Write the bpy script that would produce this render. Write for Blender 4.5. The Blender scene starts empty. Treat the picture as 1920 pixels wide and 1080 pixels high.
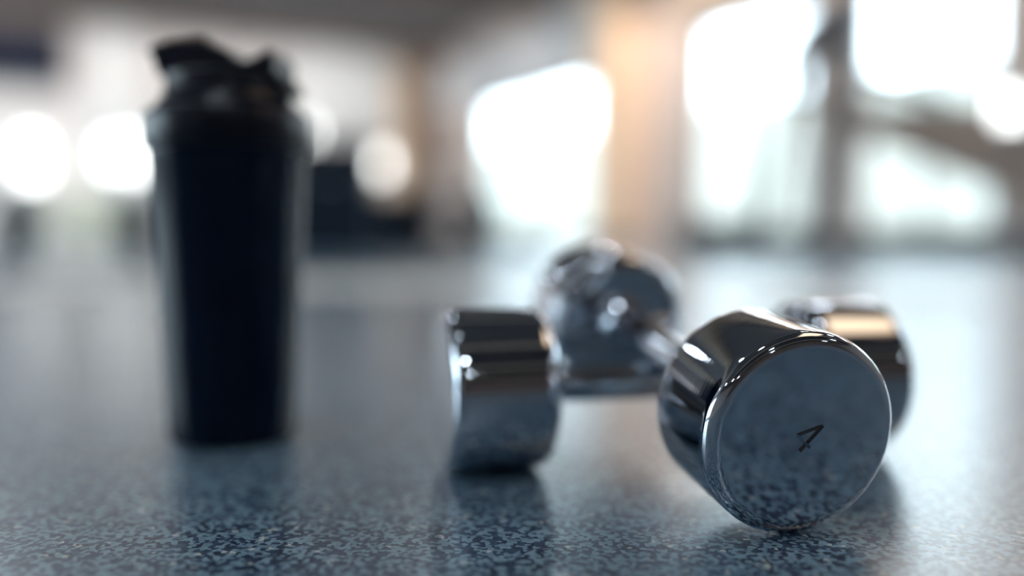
import bpy, bmesh, math, random
from mathutils import Vector, Matrix
random.seed(7)
PI = math.pi
scn = bpy.context.scene
COL = scn.collection

# ------------------------------------------------------------------ camera
S = 8 / 7                      # dumbbell head radius 40 mm
FPX = 1700.0                   # focal length in pixels of the 1920 px frame
CAM_H = 0.0998 * S
PITCH = 0.0561
cam_d = bpy.data.cameras.new('camera')
cam = bpy.data.objects.new('camera', cam_d)
COL.objects.link(cam)
cam.location = (0, 0, CAM_H)
cam.rotation_euler = (PI / 2 - PITCH, 0, 0)
cam_d.sensor_width = 36
cam_d.lens = FPX / 1920 * 36
cam_d.clip_start = 0.01
cam_d.clip_end = 200
cam_d.dof.use_dof = True
cam_d.dof.focus_distance = 0.338
cam_d.dof.aperture_fstop = 1.42
scn.camera = cam

# ------------------------------------------------------------------ sky, exposure
SKY = 5.2
world = bpy.data.worlds.new('sky')
scn.world = world
world.use_nodes = True
bg = world.node_tree.nodes['Background']
bg.inputs[0].default_value = (0.72, 0.88, 1.0, 1)
bg.inputs[1].default_value = SKY
scn.view_settings.view_transform = 'Standard'
scn.view_settings.look = 'None'
scn.view_settings.gamma = 1
scn.view_settings.exposure = 1.1
scn.view_settings.use_curve_mapping = False

# room frame: x runs along the window wall towards the camera side, y points outdoors
ROOM_C = Vector((-1.833, 19.5, 0))
ROOM_R = math.atan2(-0.885, 0.465)
A_MAX, B_MAX, CEIL = 28.0, 16.0, 3.95
def W(a, y, z=0):
    return ROOM_C + Matrix.Rotation(ROOM_R, 3, 'Z') @ Vector((a, y, z))
def a_at(u):                   # where the sight line through column u meets the window wall
    k = (u - 960) / FPX
    return (15 * k + 1.41) / (0.465 + 0.885 * k) * 1.3

WINDOWS = [  # a0, a1, z0, z1
    (a_at(895), a_at(1118), 0.16, 2.55),
    (a_at(1292), a_at(1500), 0.16, 2.72),
    (a_at(1592), a_at(1850), 0.16, 2.75),
    (15.6, 18.0, 0.5, 2.75)]
LWINDOWS = [(a, a + 3.0, 0.5, 3.4) for a in (1.0, 4.8, 8.6, 12.4)]
def portal(loc, rotz, w, h):
    l = bpy.data.lights.new('window_daylight', 'AREA')
    l.shape = 'RECTANGLE'; l.size = w; l.size_y = h
    l.cycles.is_portal = True
    o = bpy.data.objects.new('window_daylight', l)
    COL.objects.link(o)
    o.location = loc
    o.rotation_euler = (PI / 2, 0, rotz)
    return o
for (a0, a1, z0, z1) in WINDOWS:          # light leaves along local -Z: indoors
    portal(W((a0 + a1) / 2, 0.16, (z0 + z1) / 2), ROOM_R + PI, a1 - a0, z1 - z0).rotation_euler = (-PI / 2, 0, ROOM_R)
for (a0, a1, z0, z1) in LWINDOWS:
    portal(W((a0 + a1) / 2, -B_MAX - 0.16, (z0 + z1) / 2), 0, a1 - a0, z1 - z0).rotation_euler = (PI / 2, 0, ROOM_R)

# ------------------------------------------------------------------ helpers
def obj(name, bm, m, parent=None, smooth=None):
    me = bpy.data.meshes.new(name)
    bmesh.ops.recalc_face_normals(bm, faces=bm.faces)
    bm.to_mesh(me); bm.free()
    if smooth is not None:
        for p in me.polygons: p.use_smooth = True
        me.set_sharp_from_angle(angle=math.radians(smooth))
    me.materials.append(m)
    o = bpy.data.objects.new(name, me)
    COL.objects.link(o)
    if parent: o.parent = parent
    return o
def tag(o, label=None, cat=None, group=None, kind=None):
    if label: o['label'] = label
    if cat: o['category'] = cat
    if group: o['group'] = group
    if kind: o['kind'] = kind
    return o
def empty(name, loc=(0, 0, 0), rz=0):
    o = bpy.data.objects.new(name, None)
    COL.objects.link(o)
    o.location = loc; o.rotation_euler = (0, 0, rz); o.empty_display_size = 0.05
    return o
def copy_tree(o, parent=None):
    c = o.copy(); COL.objects.link(c)
    if parent: c.parent = parent
    for ch in list(o.children): copy_tree(ch, c)
    return c
def to_room(o):
    o.location = ROOM_C; o.rotation_euler = (0, 0, ROOM_R); return o
def box(bm, x0, x1, y0, y1, z0, z1, bev=0, M=None):
    vs = [bm.verts.new((x, y, z)) for x in (x0, x1) for y in (y0, y1) for z in (z0, z1)]
    f = [(0, 1, 3, 2), (4, 6, 7, 5), (0, 4, 5, 1), (2, 3, 7, 6), (0, 2, 6, 4), (1, 5, 7, 3)]
    fs = [bm.faces.new([vs[i] for i in q]) for q in f]
    if bev:
        es = list({e for fc in fs for e in fc.edges})
        r = bmesh.ops.bevel(bm, geom=es, offset=bev, segments=2, profile=0.5, affect='EDGES')
        vs = list({v for fc in r['faces'] for v in fc.verts} | {v for v in vs if v.is_valid})
    if M is not None:
        bmesh.ops.transform(bm, matrix=M, verts=[v for v in vs if v.is_valid])
    return vs
def bx(*a, **k):
    bm = bmesh.new(); box(bm, *a, **k); return bm
def lathe(bm, prof, seg=64, axis='z', M=None, cap=False):
    """revolve (radius, height) pairs; radius 0 closes the end"""
    rings = []
    for r, h in prof:
        if r < 1e-7:
            p = (0, 0, h) if axis == 'z' else (h, 0, 0)
            rings.append([bm.verts.new(p)]); continue
        ring = []
        for i in range(seg):
            t = 2 * PI * i / seg
            c, s = r * math.cos(t), r * math.sin(t)
            ring.append(bm.verts.new((c, s, h) if axis == 'z' else (h, c, s)))
        rings.append(ring)
    for A, B in zip(rings, rings[1:]):
        for i in range(seg):
            j = (i + 1) % seg
            q = []
            for v in ((A[i % len(A)], A[j % len(A)], B[j % len(B)], B[i % len(B)])):
                if v not in q: q.append(v)
            if len(q) >= 3: bm.faces.new(q)
    if M is not None:
        bmesh.ops.transform(bm, matrix=M, verts=[v for r in rings for v in r])
    return rings
def tube(bm, pts, r, seg=12):
    pts = [Vector(p) for p in pts]
    rs = r if isinstance(r, (list, tuple)) else [r] * len(pts)
    rings = []
    ref = None
    for i, p in enumerate(pts):
        d = (pts[min(i + 1, len(pts) - 1)] - pts[max(i - 1, 0)]).normalized()
        if ref is None:
            ref = d.orthogonal().normalized()
        ref = (ref - d * ref.dot(d)).normalized()
        b = d.cross(ref)
        rings.append([bm.verts.new(p + rs[i] * (math.cos(2 * PI * k / seg) * ref + math.sin(2 * PI * k / seg) * b)) for k in range(seg)])
    for A, B in zip(rings, rings[1:]):
        for k in range(seg):
            bm.faces.new((A[k], A[(k + 1) % seg], B[(k + 1) % seg], B[k]))
    bm.faces.new(rings[0][::-1]); bm.faces.new(rings[-1])
def arc(c, r, a0, a1, n, plane='xz'):
    out = []
    for i in range(n + 1):
        t = a0 + (a1 - a0) * i / n
        u, v = r * math.cos(t), r * math.sin(t)
        out.append((c[0] + u, c[1], c[2] + v) if plane == 'xz' else (c[0] + u, c[1] + v, c[2]))
    return out

# ------------------------------------------------------------------ materials
def mat(name, col, rough=0.5, metal=0.0, var=0.06, scale=8, bump=0.0, bscale=60, spec=0.5, coat=0.0, stretch=None):
    m = bpy.data.materials.new(name); m.use_nodes = True
    nt = m.node_tree; N = nt.nodes; L = nt.links
    p = N['Principled BSDF']
    p.inputs['Roughness'].default_value = rough
    p.inputs['Metallic'].default_value = metal
    p.inputs['Specular IOR Level'].default_value = spec
    p.inputs['Coat Weight'].default_value = coat
    tc = N.new('ShaderNodeTexCoord')
    vec = tc.outputs['Object']
    if stretch:
        mp = N.new('ShaderNodeMapping'); mp.inputs['Scale'].default_value = stretch
        L.new(vec, mp.inputs['Vector']); vec = mp.outputs['Vector']
    no = N.new('ShaderNodeTexNoise'); no.inputs['Scale'].default_value = scale; no.inputs['Detail'].default_value = 4
    L.new(vec, no.inputs['Vector'])
    mx = N.new('ShaderNodeMix'); mx.data_type = 'RGBA'
    mx.inputs['A'].default_value = (*[max(0, c * (1 - var * 2)) for c in col], 1)
    mx.inputs['B'].default_value = (*[min(1, c * (1 + var * 2)) for c in col], 1)
    L.new(no.outputs['Fac'], mx.inputs['Factor'])
    L.new(mx.outputs['Result'], p.inputs['Base Color'])
    if bump:
        n2 = N.new('ShaderNodeTexNoise'); n2.inputs['Scale'].default_value = bscale; n2.inputs['Detail'].default_value = 3
        L.new(vec, n2.inputs['Vector'])
        b = N.new('ShaderNodeBump'); b.inputs['Strength'].default_value = bump; b.inputs['Distance'].default_value = 0.002
        L.new(n2.outputs['Fac'], b.inputs['Height']); L.new(b.outputs['Normal'], p.inputs['Normal'])
    return m
def emit(name, col, strength):
    m = bpy.data.materials.new(name); m.use_nodes = True
    p = m.node_tree.nodes['Principled BSDF']
    p.inputs['Base Color'].default_value = (*[0.8 * c for c in col], 1)
    p.inputs['Emission Color'].default_value = (*col, 1)
    p.inputs['Emission Strength'].default_value = strength
    return m
def glass(name):
    m = bpy.data.materials.new(name); m.use_nodes = True
    nt = m.node_tree; N = nt.nodes; L = nt.links
    N.remove(N['Principled BSDF'])
    tr = N.new('ShaderNodeBsdfTransparent'); tr.inputs[0].default_value = (0.95, 0.97, 0.96, 1)
    gl = N.new('ShaderNodeBsdfGlossy'); gl.inputs['Roughness'].default_value = 0.02
    lw = N.new('ShaderNodeLayerWeight'); lw.inputs['Blend'].default_value = 0.5
    pw = N.new('ShaderNodeMath'); pw.operation = 'POWER'; pw.inputs[1].default_value = 5
    L.new(lw.outputs['Facing'], pw.inputs[0])
    fr = N.new('ShaderNodeMath'); fr.operation = 'MULTIPLY_ADD'; fr.inputs[1].default_value = 0.9; fr.inputs[2].default_value = 0.04
    L.new(pw.outputs[0], fr.inputs[0])
    mx = N.new('ShaderNodeMixShader')
    L.new(fr.outputs[0], mx.inputs[0]); L.new(tr.outputs[0], mx.inputs[1]); L.new(gl.outputs[0], mx.inputs[2])
    L.new(mx.outputs[0], N['Material Output'].inputs[0])
    return m
def chrome_mat(name, ring=0.0):
    m = bpy.data.materials.new(name); m.use_nodes = True
    nt = m.node_tree; N = nt.nodes; L = nt.links
    p = N['Principled BSDF']
    p.inputs['Metallic'].default_value = 1
    p.inputs['Base Color'].default_value = (0.56, 0.60, 0.67, 1)
    tc = N.new('ShaderNodeTexCoord')
    n1 = N.new('ShaderNodeTexNoise'); n1.inputs['Scale'].default_value = 55; n1.inputs['Detail'].default_value = 2
    L.new(tc.outputs['Object'], n1.inputs['Vector'])
    rr = N.new('ShaderNodeMapRange'); rr.inputs['To Min'].default_value = 0.025; rr.inputs['To Max'].default_value = 0.07
    L.new(n1.outputs['Fac'], rr.inputs['Value']); L.new(rr.outputs[0], p.inputs['Roughness'])
    b = N.new('ShaderNodeBump'); b.inputs['Strength'].default_value = 0.05; b.inputs['Distance'].default_value = 0.001
    h = n1.outputs['Fac']
    if ring:   # fine turning marks around the barrel
        sep = N.new('ShaderNodeSeparateXYZ'); L.new(tc.outputs['Object'], sep.inputs[0])
        cb = N.new('ShaderNodeCombineXYZ'); L.new(sep.outputs[0], cb.inputs[0])
        n2 = N.new('ShaderNodeTexNoise'); n2.inputs['Scale'].default_value = 900; n2.inputs['Detail'].default_value = 1
        L.new(cb.outputs[0], n2.inputs['Vector'])
        ma = N.new('ShaderNodeMath'); ma.operation = 'MULTIPLY_ADD'; ma.inputs[1].default_value = ring
        L.new(n2.outputs['Fac'], ma.inputs[0]); L.new(n1.outputs['Fac'], ma.inputs[2]); h = ma.outputs[0]
    L.new(h, b.inputs['Height']); L.new(b.outputs['Normal'], p.inputs['Normal'])
    return m
def floor_mat():
    m = bpy.data.materials.new('speckled_rubber'); m.use_nodes = True
    nt = m.node_tree; N = nt.nodes; L = nt.links
    p = N['Principled BSDF']
    tc = N.new('ShaderNodeTexCoord')
    wn = N.new('ShaderNodeTexNoise'); wn.inputs['Scale'].default_value = 600; wn.inputs['Detail'].default_value = 2
    L.new(tc.outputs['Object'], wn.inputs['Vector'])
    sub = N.new('ShaderNodeVectorMath'); sub.operation = 'MULTIPLY_ADD'
    sub.inputs[1].default_value = (0.0020,) * 3
    L.new(wn.outputs['Color'], sub.inputs[0]); L.new(tc.outputs['Object'], sub.inputs[2])
    vo = N.new('ShaderNodeTexVoronoi'); vo.inputs['Scale'].default_value = 540; vo.voronoi_dimensions = '2D'
    L.new(sub.outputs[0], vo.inputs['Vector'])
    sep = N.new('ShaderNodeSeparateColor'); L.new(vo.outputs['Color'], sep.inputs[0])
    cr = N.new('ShaderNodeValToRGB'); cr.color_ramp.interpolation = 'CONSTANT'
    E = cr.color_ramp.elements
    E[0].position = 0; E[0].color = (0.012, 0.030, 0.070, 1)
    E[1].position = 0.16; E[1].color = (0.035, 0.065, 0.130, 1)
    for pos, c in ((0.40, (0.050, 0.095, 0.165, 1)), (0.52, (0.18, 0.30, 0.40, 1)), (0.76, (0.25, 0.39, 0.49, 1)), (0.985, (0.62, 0.64, 0.60, 1))):
        e = E.new(pos); e.color = c
    L.new(sep.outputs[0], cr.inputs[0])
    big = N.new('ShaderNodeTexNoise'); big.inputs['Scale'].default_value = 5; big.inputs['Detail'].default_value = 5
    L.new(tc.outputs['Object'], big.inputs['Vector'])
    mr = N.new('ShaderNodeMapRange'); mr.inputs['To Min'].default_value = 0.8; mr.inputs['To Max'].default_value = 1.2
    L.new(big.outputs['Fac'], mr.inputs['Value'])
    mu = N.new('ShaderNodeVectorMath'); mu.operation = 'SCALE'
    L.new(cr.outputs[0], mu.inputs[0]); L.new(mr.outputs[0], mu.inputs['Scale'])
    L.new(mu.outputs[0], p.inputs['Base Color'])
    fine = N.new('ShaderNodeTexNoise'); fine.inputs['Scale'].default_value = 700; fine.inputs['Detail'].default_value = 3
    L.new(tc.outputs['Object'], fine.inputs['Vector'])
    ma = N.new('ShaderNodeMath'); ma.operation = 'MULTIPLY_ADD'; ma.inputs[1].default_value = 0.5
    L.new(sep.outputs[1], ma.inputs[0]); L.new(fine.outputs['Fac'], ma.inputs[2])
    b = N.new('ShaderNodeBump'); b.inputs['Strength'].default_value = 0.25; b.inputs['Distance'].default_value = 0.0005
    L.new(ma.outputs[0], b.inputs['Height']); L.new(b.outputs['Normal'], p.inputs['Normal'])
    p.inputs['Roughness'].default_value = 0.30
    p.inputs['Specular IOR Level'].default_value = 0.8
    p.inputs['Coat Weight'].default_value = 0.5      # worn floor polish
    p.inputs['Coat Roughness'].default_value = 0.26
    p.inputs['Coat IOR'].default_value = 1.6
    return m
M = {}
M['floor'] = floor_mat()
M['chrome'] = chrome_mat('polished_chrome', 0.25)
M['chrome_face'] = chrome_mat('polished_chrome_face')
M['bottle'] = mat('smoky_plastic', (0.002, 0.007, 0.024), 0.22, var=0.2, scale=30, spec=0.2)
M['lid'] = mat('black_plastic', (0.001, 0.004, 0.014), 0.33, var=0.2, scale=60, spec=0.35)
M['plaster'] = mat('pale_plaster', (0.74, 0.71, 0.70), 0.8, bump=0.2)
M['plaster_grey'] = mat('peach_plaster', (0.62, 0.50, 0.44), 0.8, bump=0.2)
M['dark_wall'] = mat('brown_plaster', (0.26, 0.19, 0.16), 0.8, bump=0.2)
M['ceiling'] = mat('dark_brown_boards', (0.15, 0.128, 0.125), 0.7, var=0.2, scale=3, stretch=(1, 12, 1))
M['timber'] = mat('tan_timber', (0.82, 0.60, 0.43), 0.5, var=0.12, scale=6, stretch=(6, 6, 0.6))
M['dark_timber'] = mat('dark_brown_timber', (0.14, 0.085, 0.06), 0.5, var=0.2, scale=6, stretch=(6, 6, 0.6))
M['brown_timber'] = mat('brown_timber', (0.24, 0.16, 0.12), 0.5, var=0.15, scale=6, stretch=(6, 6, 0.6))
M['frame'] = mat('dark_window_frame', (0.06, 0.055, 0.06), 0.4)
M['white_frame'] = mat('white_paint', (0.78, 0.80, 0.80), 0.5)
M['glass'] = glass('window_glass')
M['black'] = mat('black_powder_coat', (0.003, 0.012, 0.030), 0.45, var=0.2)
M['rubber'] = mat('black_rubber', (0.010, 0.014, 0.022), 0.7, var=0.2)
M['steel'] = mat('brushed_steel', (0.45, 0.47, 0.5), 0.3, metal=1)
M['screen'] = mat('dark_screen', (0.004, 0.010, 0.03), 0.3, spec=0.2)
M['door'] = mat('cream_door_paint', (0.72, 0.74, 0.62), 0.5)
M['leaf'] = mat('dark_green_leaves', (0.035, 0.10, 0.085), 0.5, var=0.3, scale=20)
M['pot'] = mat('dark_blue_glaze', (0.02, 0.035, 0.06), 0.3)
M['render'] = mat('pale_garden_render', (0.44, 0.43, 0.39), 0.9)
M['ground'] = mat('pale_paving', (0.35, 0.35, 0.33), 0.9)
M['strip'] = mat('pale_band', (0.84, 0.84, 0.82), 0.5)  # colour of the strips added as bright floor bands
M['lamp'] = emit('lamp_diffuser', (0.97, 1.0, 0.98), 2.8)
M['fill'] = emit('warm_fill_glow', (1.0, 0.92, 0.85), 14)  # glow of the added strips that brighten the walls
M['downlight'] = emit('downlight_diffuser', (0.84, 0.93, 1.0), 42)

# ------------------------------------------------------------------ the setting
def struct(o): return tag(to_room(o), kind='structure')
fb = bmesh.new(); box(fb, -0.3, A_MAX + 0.3, -B_MAX - 0.3, 0.3, -0.2, 0)
floor = struct(obj('floor', fb, M['floor']))
fb = bmesh.new(); box(fb, -0.3, A_MAX + 0.3, -B_MAX - 0.3, 0.3, CEIL, CEIL + 0.25)
ceiling = struct(obj('ceiling', fb, M['ceiling']))
def wall_with_holes(bm, holes, y0, y1, amax):
    e = 0.0
    for (a0, a1, z0, z1) in sorted(holes):
        box(bm, e, a0, y0, y1, 0, CEIL)
        box(bm, a0, a1, y0, y1, 0, z0)
        box(bm, a0, a1, y0, y1, z1, CEIL)
        e = a1
    box(bm, e, amax, y0, y1, 0, CEIL)
wb = bmesh.new(); wall_with_holes(wb, WINDOWS, 0, 0.3, A_MAX)
struct(obj('wall_right', wb, M['plaster_grey']))
wb = bmesh.new(); wall_with_holes(wb, LWINDOWS, -B_MAX - 0.3, -B_MAX, A_MAX)
struct(obj('wall_left', wb, M['plaster']))
struct(obj('wall_back', bx(-0.3, 0, -B_MAX, 0, 0, CEIL), M['plaster']))
struct(obj('wall_front', bx(A_MAX, A_MAX + 0.3, -B_MAX, 0, 0, CEIL), M['dark_wall']))
# light plaster band above the first window
struct(obj('trim_1', bx(0.6, a_at(1112), -0.04, 0, 2.62, 3.45, bev=0.01), M['plaster']))
nwin = 0
def window(a0, a1, z0, z1, y0, y1, bars, fm):
    global nwin
    nwin += 1
    fw = 0.06
    bm = bmesh.new()
    box(bm, a0, a0 + fw, y0, y1, z0, z1); box(bm, a1 - fw, a1, y0, y1, z0, z1)
    box(bm, a0 + fw, a1 - fw, y0, y1, z0, z0 + fw); box(bm, a0 + fw, a1 - fw, y0, y1, z1 - fw, z1)
    o = struct(obj('window_%d' % nwin, bm, fm))
    n = bars
    ym = (y0 + y1) / 2
    for k in range(n):
        p0 = a0 + fw + (a1 - a0 - 2 * fw) * k / n; p1 = a0 + fw + (a1 - a0 - 2 * fw) * (k + 1) / n
        obj('pane', bx(p0, p1, ym - 0.004, ym + 0.004, z0 + fw, z1 - fw), M['glass'], o)
        if k: obj('mullion', bx(p0 - 0.02, p0 + 0.02, ym - 0.03, ym + 0.03, z0 + fw, z1 - fw), fm, o)
    return o
for (a0, a1, z0, z1) in WINDOWS: window(a0, a1, z0, z1, 0.08, 0.16, 2, M['frame'])
for (a0, a1, z0, z1) in LWINDOWS: window(a0, a1, z0, z1, -B_MAX - 0.16, -B_MAX - 0.08, 2, M['frame'])
# ceiling beams
for i, a in enumerate((1.6, 5.2, 8.8, 12.4, 16.0, 19.6, 23.2, 26.8)):
    struct(obj('trim_%d' % (i + 2), bx(a - 0.12, a + 0.12, -B_MAX, 0, CEIL - 0.28, CEIL, bev=0.01), M['brown_timber' if a < 8 else 'timber']))
# outdoors
struct(obj('ground_outside', bx(-12, A_MAX + 12, 0.3, 30, -0.3, -0.1), M['ground']))
struct(obj('sky_block', bx(-14, -0.3, -6, 0.3, -0.1, 4.2), M['plaster']))  # unseen block added to keep sky light off the garden wall
gw = struct(obj('garden_wall', bx(-12, A_MAX + 12, 5.0, 5.25, -0.1, 2.8), M['render']))

def proj(u, v, d):
    """world point seen at pixel (u, v) at distance d along the optical axis"""
    cx = (u - 960) / FPX * d; cy = (540 - v) / FPX * d
    c, s = math.cos(PITCH), math.sin(PITCH)
    return Vector((cx, d * c + cy * s, CAM_H - d * s + cy * c))

# ------------------------------------------------------------------ dumbbells
HR = 0.035 * S; HL = 0.0457 * S; DL = 0.2075 * S; FIL = 0.0048 * S; GR = 0.0077 * S
def head_profile():
    """(radius, x) from the recess for the end face at x=0 to the inner face at x=HL"""
    P = [(0.001, 0.003), (HR - FIL, 0.003), (HR - FIL, 0.0)]
    for i in range(1, 9):
        t = PI / 2 * i / 8 * 0.80
        P.append((HR - FIL + FIL * math.sin(t) / math.sin(PI / 2 * 0.80) * 0.985, FIL * (1 - math.cos(t))))
    P.append((HR, P[-1][1] + 0.0004)); P.append((HR, P[-1][1] + 0.004))
    f2 = 0.008 * S
    for i in range(0, 10):
        t = PI / 2 * i / 9
        P.append((HR - f2 + f2 * math.cos(t), HL - f2 + f2 * math.sin(t)))
    P += [(HR * 0.72, HL), (GR * 2.1, HL), (GR * 1.9, HL), (GR * 1.45, HL + 0.0012), (GR * 1.15, HL + 0.0050), (GR * 1.02, HL + 0.0078), (GR * 0.9, HL + 0.008), (0.0, HL + 0.008)]
    return [(r, x) for r, x in P]
def stamp_four(o):
    """cut a V-shaped figure 4 into the end disc (local y right-hand, z up as set by the caller)"""
    k = 0.001 * S
    pts = {'top': (6.2, 3.7), 'foot': (-1.4, -4.5), 'left': (-2.9, 1.0), 'bar': (2.3, -3.6)}
    for a, b in (('top', 'foot'), ('top', 'left'), ('left', 'bar')):
        p = Vector((0, -pts[a][0] * k, pts[a][1] * k)); q = Vector((0, -pts[b][0] * k, pts[b][1] * k))   # local +y is the viewer's left
        d = (q - p).normalized(); n = Vector((1, 0, 0)).cross(d) * (0.0009 if b == 'foot' else 0.00068) * S
        p -= d * 0.0004; q += d * 0.0004
        bm = bmesh.new()
        up, dn = Vector((-0.0004, 0, 0)), Vector((0.0007, 0, 0))
        v = [bm.verts.new(x) for x in (p + n * 1.4 + up, p - n * 1.4 + up, p + d * 0.0005 + dn, q + n * 1.4 + up, q - n * 1.4 + up, q - d * 0.0005 + dn)]
        for f in ((0, 1, 2), (3, 5, 4), (0, 3, 4, 1), (1, 4, 5, 2), (2, 5, 3, 0)): bm.faces.new([v[i] for i in f])
        c = obj('cutter', bm, M['chrome'])
        md = o.modifiers.new('cut', 'BOOLEAN'); md.operation = 'DIFFERENCE'; md.solver = 'EXACT'; md.object = c
        bpy.context.view_layer.update()
        dg = bpy.context.evaluated_depsgraph_get()
        me = bpy.data.meshes.new_from_object(o.evaluated_get(dg))
        o.modifiers.clear()
        old = o.data; o.data = me; bpy.data.meshes.remove(old)
        bpy.data.objects.remove(c)
    o.data.name = 'end_face'
def dumbbell(label, number):
    """axis along local x, front end face at x=0; the root Empty sits on the axis at the front face"""
    root = empty('dumbbell')
    tag(root, label, 'dumbbell', 'chrome dumbbells crossed on the floor')
    hb = bmesh.new(); lathe(hb, head_profile(), 128, 'x')
    h1 = obj('head', hb, M['chrome'], root, smooth=28)
    eb = bmesh.new(); lathe(eb, [(0, 0), (HR - FIL, 0), (HR - FIL, 0.0029), (0, 0.0029)], 128, 'x')
    bmesh.ops.dissolve_faces(eb, faces=[f for f in eb.faces if max(abs(v.co.x) for v in f.verts) < 1e-6])
    e1 = obj('end_face', eb, M['chrome_face'], h1)
    plain = e1.data.copy()
    if number:
        stamp_four(e1)
        e1['label'] = 'flat polished end face stamped with the figure 4'
    h2 = obj('head', bmesh.new(), M['chrome'], root); h2.data = h1.data
    h2.location = (DL, 0, 0); h2.rotation_euler = (0, 0, PI)
    e2 = obj('end_face', bmesh.new(), M['chrome_face'], h2); e2.data = plain
    gb = bmesh.new()
    lathe(gb, [(0, HL + 0.006), (GR, HL + 0.006), (GR, DL / 2), (GR, DL - HL - 0.006), (0, DL - HL - 0.006)], 48, 'x')
    obj('handle', gb, M['chrome'], root, smooth=40)
    return root
A_YAW, A_TILT = 1.8277, 0.1405
d1 = dumbbell('chrome dumbbell in front with a stamped 4, its handle resting across the other dumbbell', True)
prof = head_profile()
zc = max(r * math.cos(A_TILT) - x * math.sin(A_TILT) for r, x in prof)
d1.matrix_world = Matrix.Translation((0.0961 * S, 0.2943 * S, zc)) @ Matrix.Rotation(A_YAW, 4, 'Z') @ Matrix.Rotation(-A_TILT, 4, 'Y')
B_YAW = 0.2295
d2 = dumbbell('chrome dumbbell lying crosswise behind, underneath the other dumbbell\'s handle', False)
bd = Vector((math.cos(B_YAW), math.sin(B_YAW), 0))
d2.matrix_world = Matrix.Translation(Vector((0.071 * S, 0.4085 * S, HR)) - bd * DL / 2) @ Matrix.Rotation(B_YAW, 4, 'Z')

# ------------------------------------------------------------------ shaker bottle
bot = empty('shaker_bottle', (-0.1398 * S, 0.451 * S, 0))
tag(bot, 'black plastic shaker bottle with a flip-cap lid standing on the speckled floor', 'bottle')
def bl(prof, seg=72):
    bm = bmesh.new(); lathe(bm, [(r * S, z * S) for r, z in prof], seg); return bm
obj('body', bl([(0, 0.0015), (0.027, 0.0015), (0.0285, 0), (0.0305, 0.0008), (0.0316, 0.004), (0.0322, 0.02), (0.0352, 0.085), (0.0380, 0.140),
                (0.0384, 0.1405), (0.0384, 0.1485), (0.0366, 0.149), (0.0366, 0.155), (0, 0.155)]), M['bottle'], bot, smooth=40)
col = obj('lid_collar', bl([(0.0375, 0.1462), (0.0398, 0.1466), (0.0406, 0.148), (0.0406, 0.1625), (0.0398, 0.1648), (0.0380, 0.1662), (0.034, 0.168), (0, 0.168)]), M['lid'], bot, smooth=40)
obj('lid_dome', bl([(0.0380, 0.1655), (0.0355, 0.1685), (0.0320, 0.1715), (0.0303, 0.1760), (0.0298, 0.1835), (0.027, 0.1852), (0, 0.1857)]), M['lid'], bot, smooth=40)
def slab(pts, y0, y1, bev=0.0015):
    """extruded side outline (x, z), unscaled"""
    bm = bmesh.new()
    f = [bm.verts.new((x * S, y0 * S, z * S)) for x, z in pts]; b = [bm.verts.new((x * S, y1 * S, z * S)) for x, z in pts]
    n = len(pts)
    bm.faces.new(f); bm.faces.new(b[::-1])
    for i in range(n): bm.faces.new((f[i], b[i], b[(i + 1) % n], f[(i + 1) % n]))
    if bev: bmesh.ops.bevel(bm, geom=list(bm.edges), offset=bev, segments=2, profile=0.5, affect='EDGES')
    return bm
obj('spout', bl([(0.0, 0.180), (0.0135, 0.180), (0.0125, 0.1965), (0.0105, 0.1985), (0, 0.1985)], 40), M['lid'], bot, smooth=40).location = (-0.0150 * S, -0.002 * S, 0)
cap = obj('flip_cap', slab([(-0.0342, 0.1962), (-0.0328, 0.1940), (-0.0292, 0.1920), (-0.0285, 0.183), (-0.024, 0.183), (-0.004, 0.1845), (0.0105, 0.1845), (0.0125, 0.1895), (0.007, 0.1945), (-0.001, 0.1985), (-0.012, 0.2008), (-0.022, 0.2004), (-0.030, 0.1985)], -0.017, 0.017), M['lid'], bot)
obj('cap_button', bl([(0, 0.1995), (0.005, 0.1995), (0.0045, 0.2032), (0.003, 0.2036), (0, 0.2036)], 24), M['lid'], cap, smooth=40).location = (-0.012 * S, -0.006 * S, -0.0006)
obj('cap_hinge', slab([(0.008, 0.1835), (0.0295, 0.1835), (0.0300, 0.1905), (0.0282, 0.1950), (0.0240, 0.1940), (0.0200, 0.1895), (0.0120, 0.1895)], -0.015, 0.015), M['lid'], bot)
lb = bmesh.new(); tube(lb, [(0.0285 * S, -0.010 * S, 0.182 * S), (0.0330 * S, -0.010 * S, 0.178 * S), (0.0345 * S, -0.006 * S, 0.176 * S), (0.0345 * S, 0.006 * S, 0.176 * S), (0.0330 * S, 0.010 * S, 0.178 * S), (0.0285 * S, 0.010 * S, 0.182 * S)], 0.0028 * S, 10)
obj('carry_loop', lb, M['lid'], bot, smooth=60)
bot.rotation_euler = (0, 0, -0.12); bot.scale = (0.985, 0.985, 0.965)

# ------------------------------------------------------------------ background
RT = Matrix.Rotation(ROOM_R, 3, 'Z').transposed()
CAM_L = RT @ (Vector((0, 0, CAM_H)) - ROOM_C)
def on_back(u, v, off=0.0):
    d = RT @ (proj(u, v, 1.0) - Vector((0, 0, CAM_H)))
    return CAM_L + d * ((off - CAM_L.x) / d.x)
def on_right(u, v, off=0.0):
    d = RT @ (proj(u, v, 1.0) - Vector((0, 0, CAM_H)))
    return CAM_L + d * ((off - CAM_L.y) / d.y)
def room_thing(name, a, y, z, rz=0):
    return empty(name, W(a, y, z), ROOM_R + rz)

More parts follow.
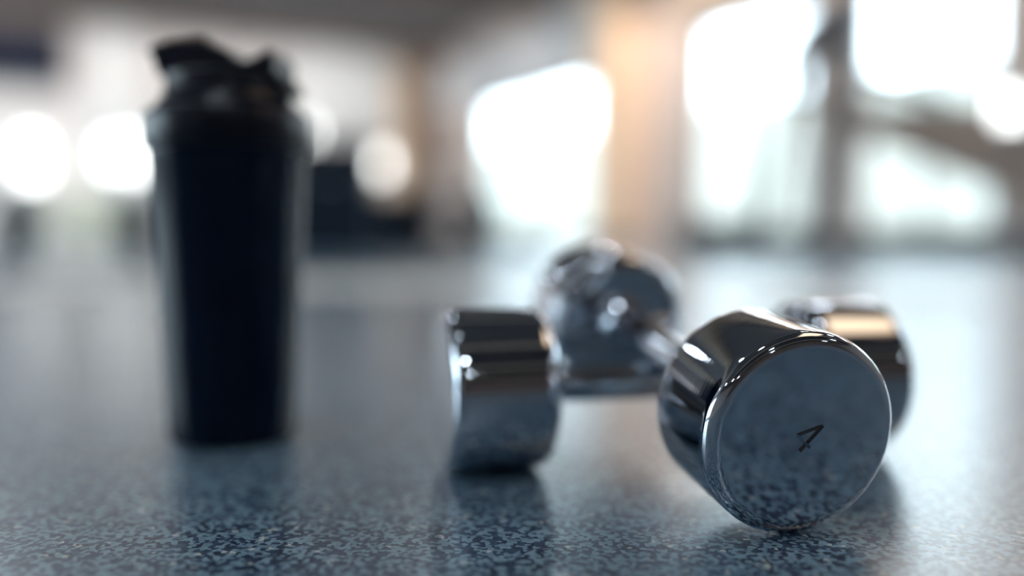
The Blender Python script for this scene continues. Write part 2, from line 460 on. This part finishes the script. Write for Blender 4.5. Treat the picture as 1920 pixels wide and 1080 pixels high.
# timber columns
def column(label, a0, a1, y0, y1, m, plinth=0.12):
    t = room_thing('timber_column', (a0 + a1) / 2, (y0 + y1) / 2, 0)
    ha, hy = (a1 - a0) / 2, (y1 - y0) / 2
    obj('shaft', bx(-ha, ha, -hy, hy, plinth, CEIL - 0.29, bev=0.015), m, t)
    obj('plinth', bx(-ha - 0.01, ha + 0.01, -hy - 0.01, hy + 0.01, 0, plinth, bev=0.008), M['dark_timber'], t)
    return tag(t, label, 'column')
column('broad tan timber column between the two big windows', 7.05, 7.75, -0.42, -0.02, M['timber'])
column('slim tan timber column beside the pale wall panel at the back', 0.02, 0.25, -0.80, -0.36, M['timber'])
column('dark brown timber column in the far corner of the hall', 0.05, 0.75, -0.33, -0.02, M['dark_timber'])

# back wall: pilaster, panel, header, television
p0, p1 = on_back(186, 300), on_back(262, 300)
tag(struct(obj('trim_10', bx(0, 0.12, p0.y, p1.y, 0, CEIL, bev=0.01), M['white_frame'])), kind='structure')
p0, p1 = on_back(545, 235), on_back(742, 92)
t = room_thing('wall_panel', 0, (p0.y + p1.y) / 2, (p0.z + p1.z) / 2)
hw, hz = abs(p1.y - p0.y) / 2, (p1.z - p0.z) / 2
obj('board', bx(0.005, 0.035, -hw, hw, -hz, hz), M['white_frame'], t)
fb = bmesh.new()
box(fb, 0.005, 0.05, -hw - 0.05, -hw, -hz - 0.05, hz + 0.05); box(fb, 0.005, 0.05, hw, hw + 0.05, -hz - 0.05, hz + 0.05)
box(fb, 0.005, 0.05, -hw, hw, -hz - 0.05, -hz); box(fb, 0.005, 0.05, -hw, hw, hz, hz + 0.05)
obj('frame', fb, M['steel'], t)
tag(t, 'large white wall panel in a thin frame behind the bottle lid', 'panel')
p0, p1 = on_back(470, 72), on_back(745, 28)
struct(obj('trim_11', bx(0, 0.1, p0.y, p1.y, p0.z, p1.z, bev=0.01), M['timber']))
p0, p1 = on_back(-95, 150), on_back(124, 50)
t = room_thing('television', 0.065, (p0.y + p1.y) / 2, (p0.z + p1.z) / 2)
hw, hz = abs(p1.y - p0.y) / 2, (p1.z - p0.z) / 2
obj('casing', bx(0.0, 0.05, -hw, hw, -hz, hz, bev=0.008), M['black'], t)
obj('screen', bx(0.051, 0.054, -hw + 0.02, hw - 0.02, -hz + 0.03, hz - 0.02), M['screen'], t)
obj('wall_bracket', bx(-0.06, 0.0, -0.15, 0.15, -0.1, 0.1), M['black'], t)
tag(t, 'dark flat television mounted high on the back wall', 'television')

# wall lamps
def wall_lamp(label, p, w, h, onright=False):
    t = room_thing('wall_lamp', p.x, p.y, p.z, -PI / 2 if onright else 0)
    obj('back_plate', bx(0.0, 0.02, -w / 2 - 0.03, w / 2 + 0.03, -h / 2 - 0.04, h / 2 + 0.04, bev=0.006), M['steel'], t)
    bm = bmesh.new(); lathe(bm, [(0, -h / 2), (w / 2 * 0.9, -h / 2), (w / 2, -h / 2 + 0.02), (w / 2, h / 2 - 0.02), (w / 2 * 0.9, h / 2), (0, h / 2)], 24, 'z', Matrix.Translation((0.02 + w / 2, 0, 0)))
    obj('diffuser', bm, M['lamp'], t, smooth=40)
    for s in (-1, 1):
        bm = bmesh.new(); lathe(bm, [(0, -0.02), (w / 2 + 0.012, -0.02), (w / 2 + 0.012, 0.02), (0, 0.02)], 24, 'z', Matrix.Translation((0.02 + w / 2, 0, s * (h / 2 + 0.015))))
        obj('end_cap', bm, M['steel'], t, smooth=40)
    return tag(t, label, 'lamp', 'glowing wall lamps')
wall_lamp('glowing tube wall lamp at the far left under the television', on_back(60, 300), 0.30, 0.75)
wall_lamp('dimly seen tube wall lamp on the white pilaster', on_back(205, 292, 0.12), 0.16, 0.5)
wall_lamp('glowing tube wall lamp just left of the bottle', on_back(250, 292, 0.12), 0.26, 0.65)
wall_lamp('glowing tube wall lamp just right of the bottle lid', on_back(578, 265), 0.10, 0.7)
wall_lamp('glowing tube wall lamp above the exercise bike', on_back(713, 308), 0.16, 0.45)
wall_lamp('small wall lamp beside the right-hand window', on_right(1906, 205, -0.2), 0.16, 0.2, True)

# round ceiling lamps in rows
lamp0 = None
n = 0
for ia, a in enumerate((7.0, 10.6, 14.2, 17.8, 21.4, 25.0)):
    for iy, y in enumerate((-2.7, -8.0, -13.3)):
        if lamp0 is None:
            lamp0 = t = room_thing('ceiling_lamp', a, y, CEIL)
            bm = bmesh.new(); lathe(bm, [(0, -0.001), (0.17, -0.001), (0.17, -0.05), (0.15, -0.07), (0.14, -0.07), (0.135, -0.03), (0, -0.03)], 32)
            obj('housing', bm, M['white_frame'], t, smooth=40)
            bm = bmesh.new(); lathe(bm, [(0, -0.032), (0.132, -0.032), (0.132, -0.045), (0.10, -0.058), (0, -0.062)], 32)
            obj('diffuser', bm, M['downlight'], t, smooth=40)
            tag(t, 'round white lamp mounted under the hall ceiling', 'lamp', 'round ceiling lamps')
        else:
            t = copy_tree(lamp0); t.location = W(a, y, CEIL)

# warm strips added out of view behind beams to brighten the back wall
for a, lb in ((4.90, 'added warm fill strip hidden behind the second ceiling beam'), (1.30, 'added warm fill strip hidden behind the ceiling beam nearest the back wall')):
    t = room_thing('fill_strip', a, -8.0, CEIL - 0.003)
    obj('housing', bx(-0.08, 0.08, -7.0, 7.0, -0.05, 0, bev=0.008), M['white_frame'], t)
    obj('diffuser', bx(-0.06, 0.06, -6.97, 6.97, -0.065, -0.0505), M['fill'], t)
    tag(t, lb, 'lamp')

# warm spots added out of view to brighten the broad timber column
for a, y, lb in ((9.6, -1.1, 'added warm fill spot nearest the broad timber column'), (10.4, -2.6, 'added warm fill spot farther out from the broad timber column')):
    t = room_thing('fill_spot', a, y, CEIL - 0.003)
    bm = bmesh.new(); lathe(bm, [(0, 0), (0.07, 0), (0.07, -0.02), (0.02, -0.025), (0.02, -0.1), (0, -0.1)], 24); obj('mount', bm, M['black'], t, smooth=40)
    aim = (Vector((7.7, -0.3, 1.9)) - Vector((a, y, CEIL - 0.15))).normalized()
    q = aim.to_track_quat('-Z', 'Y')
    bm = bmesh.new(); lathe(bm, [(0, 0.10), (0.04, 0.10), (0.055, 0.02), (0.055, -0.05), (0.048, -0.05), (0.045, 0.0), (0, 0.0)], 24)
    h = obj('shade', bm, M['black'], t, smooth=40); h.location = (0, 0, -0.15); h.rotation_mode = 'QUATERNION'; h.rotation_quaternion = q
    l = bpy.data.lights.new('fill_light', 'SPOT'); l.energy = 110; l.color = (1.0, 0.86, 0.72); l.spot_size = 0.9; l.spot_blend = 0.5; l.shadow_soft_size = 0.04
    lo = bpy.data.objects.new('fill_light', l); COL.objects.link(lo); lo.parent = h; lo.location = (0, 0, -0.055)
    tag(t, lb, 'lamp', 'added fill spots')
# unseen warm strip added to light the wall and frieze above the windows
t = room_thing('fill_strip', 13.4, -0.55, CEIL - 0.003)
obj('housing', bx(-4.6, 4.6, -0.08, 0.08, -0.05, 0, bev=0.008), M['white_frame'], t)
obj('diffuser', bx(-4.57, 4.57, -0.06, 0.06, -0.065, -0.0505), M['fill'], t)
tag(t, 'added warm fill strip under the ceiling above the right-hand windows', 'lamp')
# warm timber-framed panel lamp overhead on the right
pc = RT @ (Vector((2.55, 0.7, 0)) - ROOM_C)
t = room_thing('panel_lamp', pc.x, pc.y, CEIL - 0.003, -ROOM_R)
M['panel_glow'] = emit('warm_panel_diffuser', (1.0, 0.72, 0.46), 1.1)
fb = bmesh.new()
for (x0, x1, y0, y1) in ((-0.8, 0.8, -1.1, -1.02), (-0.8, 0.8, 1.02, 1.1), (-0.8, -0.72, -1.02, 1.02), (0.72, 0.8, -1.02, 1.02)): box(fb, x0, x1, y0, y1, -0.12, 0)
obj('frame', fb, M['timber'], t)
obj('diffuser', bx(-0.72, 0.72, -1.02, 1.02, -0.09, -0.07), M['panel_glow'], t)
tag(t, 'big warm panel lamp in a timber frame overhead on the right', 'lamp')
# tan timber frieze above the windows
struct(obj('trim_13', bx(8.4, 19.0, -0.06, 0, 2.95, 3.55, bev=0.01), M['timber']))

# cream cabinet and plants on the left
c = on_back(160, 450, 0.3)
t = room_thing('cream_cabinet', 0.27, c.y, 0)
obj('body', bx(-0.22, 0.22, -0.5, 0.5, 0.06, 0.84, bev=0.01), M['door'], t)
obj('plinth', bx(-0.2, 0.2, -0.47, 0.47, 0, 0.06), M['dark_timber'], t)
for s in (-1, 1):
    dr = obj('door', bx(0.221, 0.24, min(0.01 * s, 0.48 * s), max(0.01 * s, 0.48 * s), 0.09, 0.81, bev=0.004), M['door'], t)
    kb = bmesh.new(); lathe(kb, [(0, 0.24), (0.008, 0.24), (0.015, 0.26), (0.012, 0.27), (0, 0.272)], 16, 'x', Matrix.Translation((0, 0.06 * s, 0.5)))
    obj('knob', kb, M['steel'], dr, smooth=40)
tag(t, 'low cream two-door cabinet against the back wall between two plants', 'cabinet')
def plant(label, u, d, h, seed):
    rnd = random.Random(seed)
    g = proj(u, 470, d)
    t = empty('potted_plant', (g.x, g.y, 0))
    bm = bmesh.new(); lathe(bm, [(0, 0), (0.09, 0), (0.13, 0.19), (0.135, 0.2), (0.12, 0.2), (0.11, 0.17), (0, 0.17)], 32)
    obj('pot', bm, M['pot'], t, smooth=40)
    bm = bmesh.new()
    for i in range(150):
        th = rnd.uniform(0, 2 * PI); el = rnd.uniform(0.3, 1.45); L_ = rnd.uniform(0.35, 1.0) * (h - 0.18)
        d_ = Vector((math.cos(th) * math.cos(el) * 0.75, math.sin(th) * math.cos(el) * 0.75, math.sin(el)))
        sd = Vector((-math.sin(th), math.cos(th), 0)) * rnd.uniform(0.018, 0.032)
        b = Vector((0, 0, 0.16)); w0 = None
        prev = None
        for k in range(5):
            f = k / 4
            p = b + d_ * L_ * f + Vector((d_.x, d_.y, 0)) * 0.25 * L_ * f * f - Vector((0, 0, 0.3 * L_ * f * f * math.cos(el)))
            w = math.sin(PI * min(0.98, 0.12 + 0.86 * f)) 
            cur = (bm.verts.new(p - sd * w), bm.verts.new(p + sd * w))
            if prev: bm.faces.new((prev[0], prev[1], cur[1], cur[0]))
            prev = cur
    tag(obj('foliage', bm, M['leaf'], t), kind='stuff')
    return tag(t, label, 'plant', 'potted plants by the cabinet')
plant('dark leafy potted plant at the far left edge', 34, 5.6, 0.52, 1)
plant('dark leafy potted plant close to the left side of the bottle', 254, 5.6, 0.50, 2)

# plyo box and exercise bike right of the bottle
g = proj(628, 470, 5.5)
t = empty('plyo_box', (g.x, g.y, 0), 0.1)
for s in (-1, 1):
    obj('side_panel', bx(-0.25, 0.25, s * 0.25 - 0.012, s * 0.25 + 0.012, 0, 0.62, bev=0.003), M['black'], t)
    obj('end_panel', bx(s * 0.238 - 0.012, s * 0.238 + 0.012, -0.238, 0.238, 0, 0.62, bev=0.003), M['black'], t)
obj('top_pad', bx(-0.255, 0.255, -0.265, 0.265, 0.62, 0.67, bev=0.012), M['rubber'], t)
for s in (-1, 1):
    obj('grip', bx(-0.06, 0.06, s * 0.263 - 0.004, s * 0.263 + 0.004, 0.44, 0.475, bev=0.003), M['steel'], t)
tag(t, 'tall black plyometric jump box with a padded top just right of the bottle', 'jump box', 'jump boxes')
g = proj(748, 470, 6.15)
t = empty('plyo_box', (g.x, g.y, 0), 0.1)
for s in (-1, 1):
    obj('side_panel', bx(-0.19, 0.19, s * 0.20 - 0.012, s * 0.20 + 0.012, 0, 0.36, bev=0.003), M['black'], t)
    obj('end_panel', bx(s * 0.178 - 0.012, s * 0.178 + 0.012, -0.188, 0.188, 0, 0.36, bev=0.003), M['black'], t)
obj('top_pad', bx(-0.195, 0.195, -0.215, 0.215, 0.36, 0.40, bev=0.012), M['rubber'], t)
tag(t, 'smaller black jump box between the tall jump box and the exercise bike', 'jump box', 'jump boxes')
g = proj(842, 470, 7.3)
t = empty('exercise_bike', (g.x, g.y, 0), 0.75)
bm = bmesh.new(); tube(bm, [(-0.5, 0, 0.06), (0.5, 0, 0.06)], 0.03); tube(bm, [(-0.2, 0, 0.06), (-0.12, 0, 0.55)], 0.03); tube(bm, [(0.28, 0, 0.42), (-0.17, 0, 0.30)], 0.03)
tube(bm, [(0.42, 0, 0.06), (0.26, 0, 0.70)], 0.03)
obj('frame', bm, M['black'], t, smooth=50)
for x in (-0.5, 0.5):
    bm = bmesh.new(); tube(bm, [(x, -0.26, 0.03), (x, 0.26, 0.03)], 0.03); obj('foot_bar', bm, M['black'], t, smooth=50)
bm = bmesh.new(); lathe(bm, [(0, -0.02), (0.19, -0.02), (0.22, -0.025), (0.23, 0), (0.22, 0.025), (0.19, 0.02), (0, 0.02)], 40, 'z', Matrix.Translation((0.36, 0.05, 0.3)) @ Matrix.Rotation(PI / 2, 4, 'X'))
obj('flywheel', bm, M['black'], t, smooth=40)
bm = bmesh.new(); tube(bm, [(-0.12, 0, 0.5), (-0.09, 0, 0.70)], 0.02); obj('seat_post', bm, M['steel'], t, smooth=50)
bm = bmesh.new(); tube(bm, [(-0.22, 0, 0.735), (-0.14, 0, 0.74), (-0.02, 0, 0.735), (0.06, 0, 0.725)], [0.07, 0.085, 0.05, 0.025], 16); 
bmesh.ops.scale(bm, vec=(1, 1, 0.5), space=Matrix.Translation((0, 0, -0.735)), verts=bm.verts); obj('saddle', bm, M['rubber'], t, smooth=50)
bm = bmesh.new(); tube(bm, [(0.27, 0, 0.66), (0.24, 0, 0.80)], 0.022); tube(bm, [(0.40, -0.2, 0.83), (0.24, -0.2, 0.80), (0.24, 0.2, 0.80), (0.40, 0.2, 0.83)], 0.016); obj('handlebar', bm, M['black'], t, smooth=50)
bm = bmesh.new(); tube(bm, [(-0.02, 0.09, 0.30), (0.12, 0.09, 0.20)], 0.014); tube(bm, [(-0.02, -0.09, 0.30), (-0.16, -0.09, 0.40)], 0.014); tube(bm, [(-0.02, -0.1, 0.30), (-0.02, 0.1, 0.30)], 0.02); obj('crank', bm, M['steel'], t, smooth=50)
for x, y, z in ((0.12, 0.14, 0.2), (-0.16, -0.14, 0.4)):
    obj('pedal', bx(x - 0.05, x + 0.05, y - 0.045, y + 0.045, z - 0.012, z + 0.012, bev=0.004), M['rubber'], t)
tag(t, 'black exercise bike with a steel flywheel beside the jump box', 'exercise bike')

# low step platform
g = proj(925, 475, 5.6)
t = empty('step_platform', (g.x, g.y, 0), 0.1)
obj('tread', bx(-0.36, 0.36, -0.16, 0.16, 0.07, 0.10, bev=0.012), M['rubber'], t)
for s in (-1, 1): obj('riser', bx(s * 0.25 - 0.08, s * 0.25 + 0.08, -0.15, 0.15, 0, 0.07, bev=0.008), M['black'], t)
tag(t, 'low black step platform lying on the floor behind the dumbbells', 'step')

# treadmill in front of the right windows
g = proj(1600, 483, 5.0)
t = empty('treadmill', (g.x, g.y, 0), 0.06)
for s in (-1, 1): obj('side_rail', bx(-0.92, 0.92, s * 0.36 - 0.06, s * 0.36 + 0.06, 0.03, 0.13, bev=0.015), M['black'], t)
obj('belt', bx(-0.75, 0.92, -0.298, 0.298, 0.06, 0.115, bev=0.01), M['rubber'], t)
obj('motor_hood', bx(-0.92, -0.56, -0.299, 0.299, 0.05, 0.20, bev=0.03), M['black'], t)
for x in (-0.8, 0.8):
    for s in (-1, 1): obj('foot', bx(x - 0.05, x + 0.05, s * 0.36 - 0.04, s * 0.36 + 0.04, 0, 0.03), M['rubber'], t)
for s in (-1, 1):
    bm = bmesh.new(); tube(bm, [(-0.40, s * 0.37, 0.10), (-0.33, s * 0.37, 0.5), (-0.22, s * 0.37, 1.12)], 0.045, 14); obj('upright', bm, M['black'], t, smooth=50)
    bm = bmesh.new(); tube(bm, [(-0.25, s * 0.37, 0.95), (-0.05, s * 0.37, 0.93), (0.30, s * 0.37, 0.82)], 0.025, 12); obj('handrail', bm, M['rubber'], t, smooth=50)
cs = obj('console', bx(-0.06, 0.06, -0.40, 0.40, -0.14, 0.16, bev=0.03), M['black'], t); cs.location = (-0.21, 0, 1.22); cs.rotation_euler = (0, 0.5, 0)
obj('display', bx(0.061, 0.066, -0.20, 0.20, -0.05, 0.12), M['screen'], cs)
tag(t, 'black treadmill with a slanting upright standing before the right-hand windows', 'treadmill')

# brown sloping timber panel against the last window
def slope_panel():
    o = -0.2
    q0, q1 = on_right(1600, 250, o), on_right(1880, 367, o)
    a_end = q0.x + (q1.x - q0.x) * q0.z / (q0.z - q1.z)          # where the sloping underside meets the floor
    top = on_right(1925, 188, o)
    pts = [on_right(1560, 206, o), on_right(1640, 190, o), top, Vector((a_end + 0.6, o, top.z)), Vector((a_end + 0.6, o, 0)), Vector((a_end, o, 0)), q0]
    bm = bmesh.new()
    f = [bm.verts.new((p.x, o, p.z)) for p in pts]; b = [bm.verts.new((p.x, -0.005, p.z)) for p in pts]
    k = len(pts); bm.faces.new(f); bm.faces.new(b[::-1])
    for i in range(k): bm.faces.new((f[i], b[i], b[(i + 1) % k], f[(i + 1) % k]))
    return bm
sp = struct(obj('trim_12', slope_panel(), M['brown_timber']))

# pale strips added to imitate bright bands across the floor
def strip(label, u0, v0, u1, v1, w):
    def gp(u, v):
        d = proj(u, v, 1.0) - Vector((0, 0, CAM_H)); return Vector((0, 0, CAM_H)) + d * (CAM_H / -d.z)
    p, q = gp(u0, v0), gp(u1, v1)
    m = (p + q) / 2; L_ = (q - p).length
    t = obj('band_strip', bx(-L_ / 2, L_ / 2, -w / 2, w / 2, 0, 0.0015), M['strip'])
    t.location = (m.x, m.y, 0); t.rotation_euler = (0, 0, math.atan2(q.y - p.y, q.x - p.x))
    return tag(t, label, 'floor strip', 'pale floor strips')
strip('long pale strip added for the bright floor band passing behind the bottle', -60, 536, 985, 528, 0.75)
strip('short pale strip added for the bright floor band behind the right end of the dumbbells', 1335, 556, 1830, 562, 0.32)
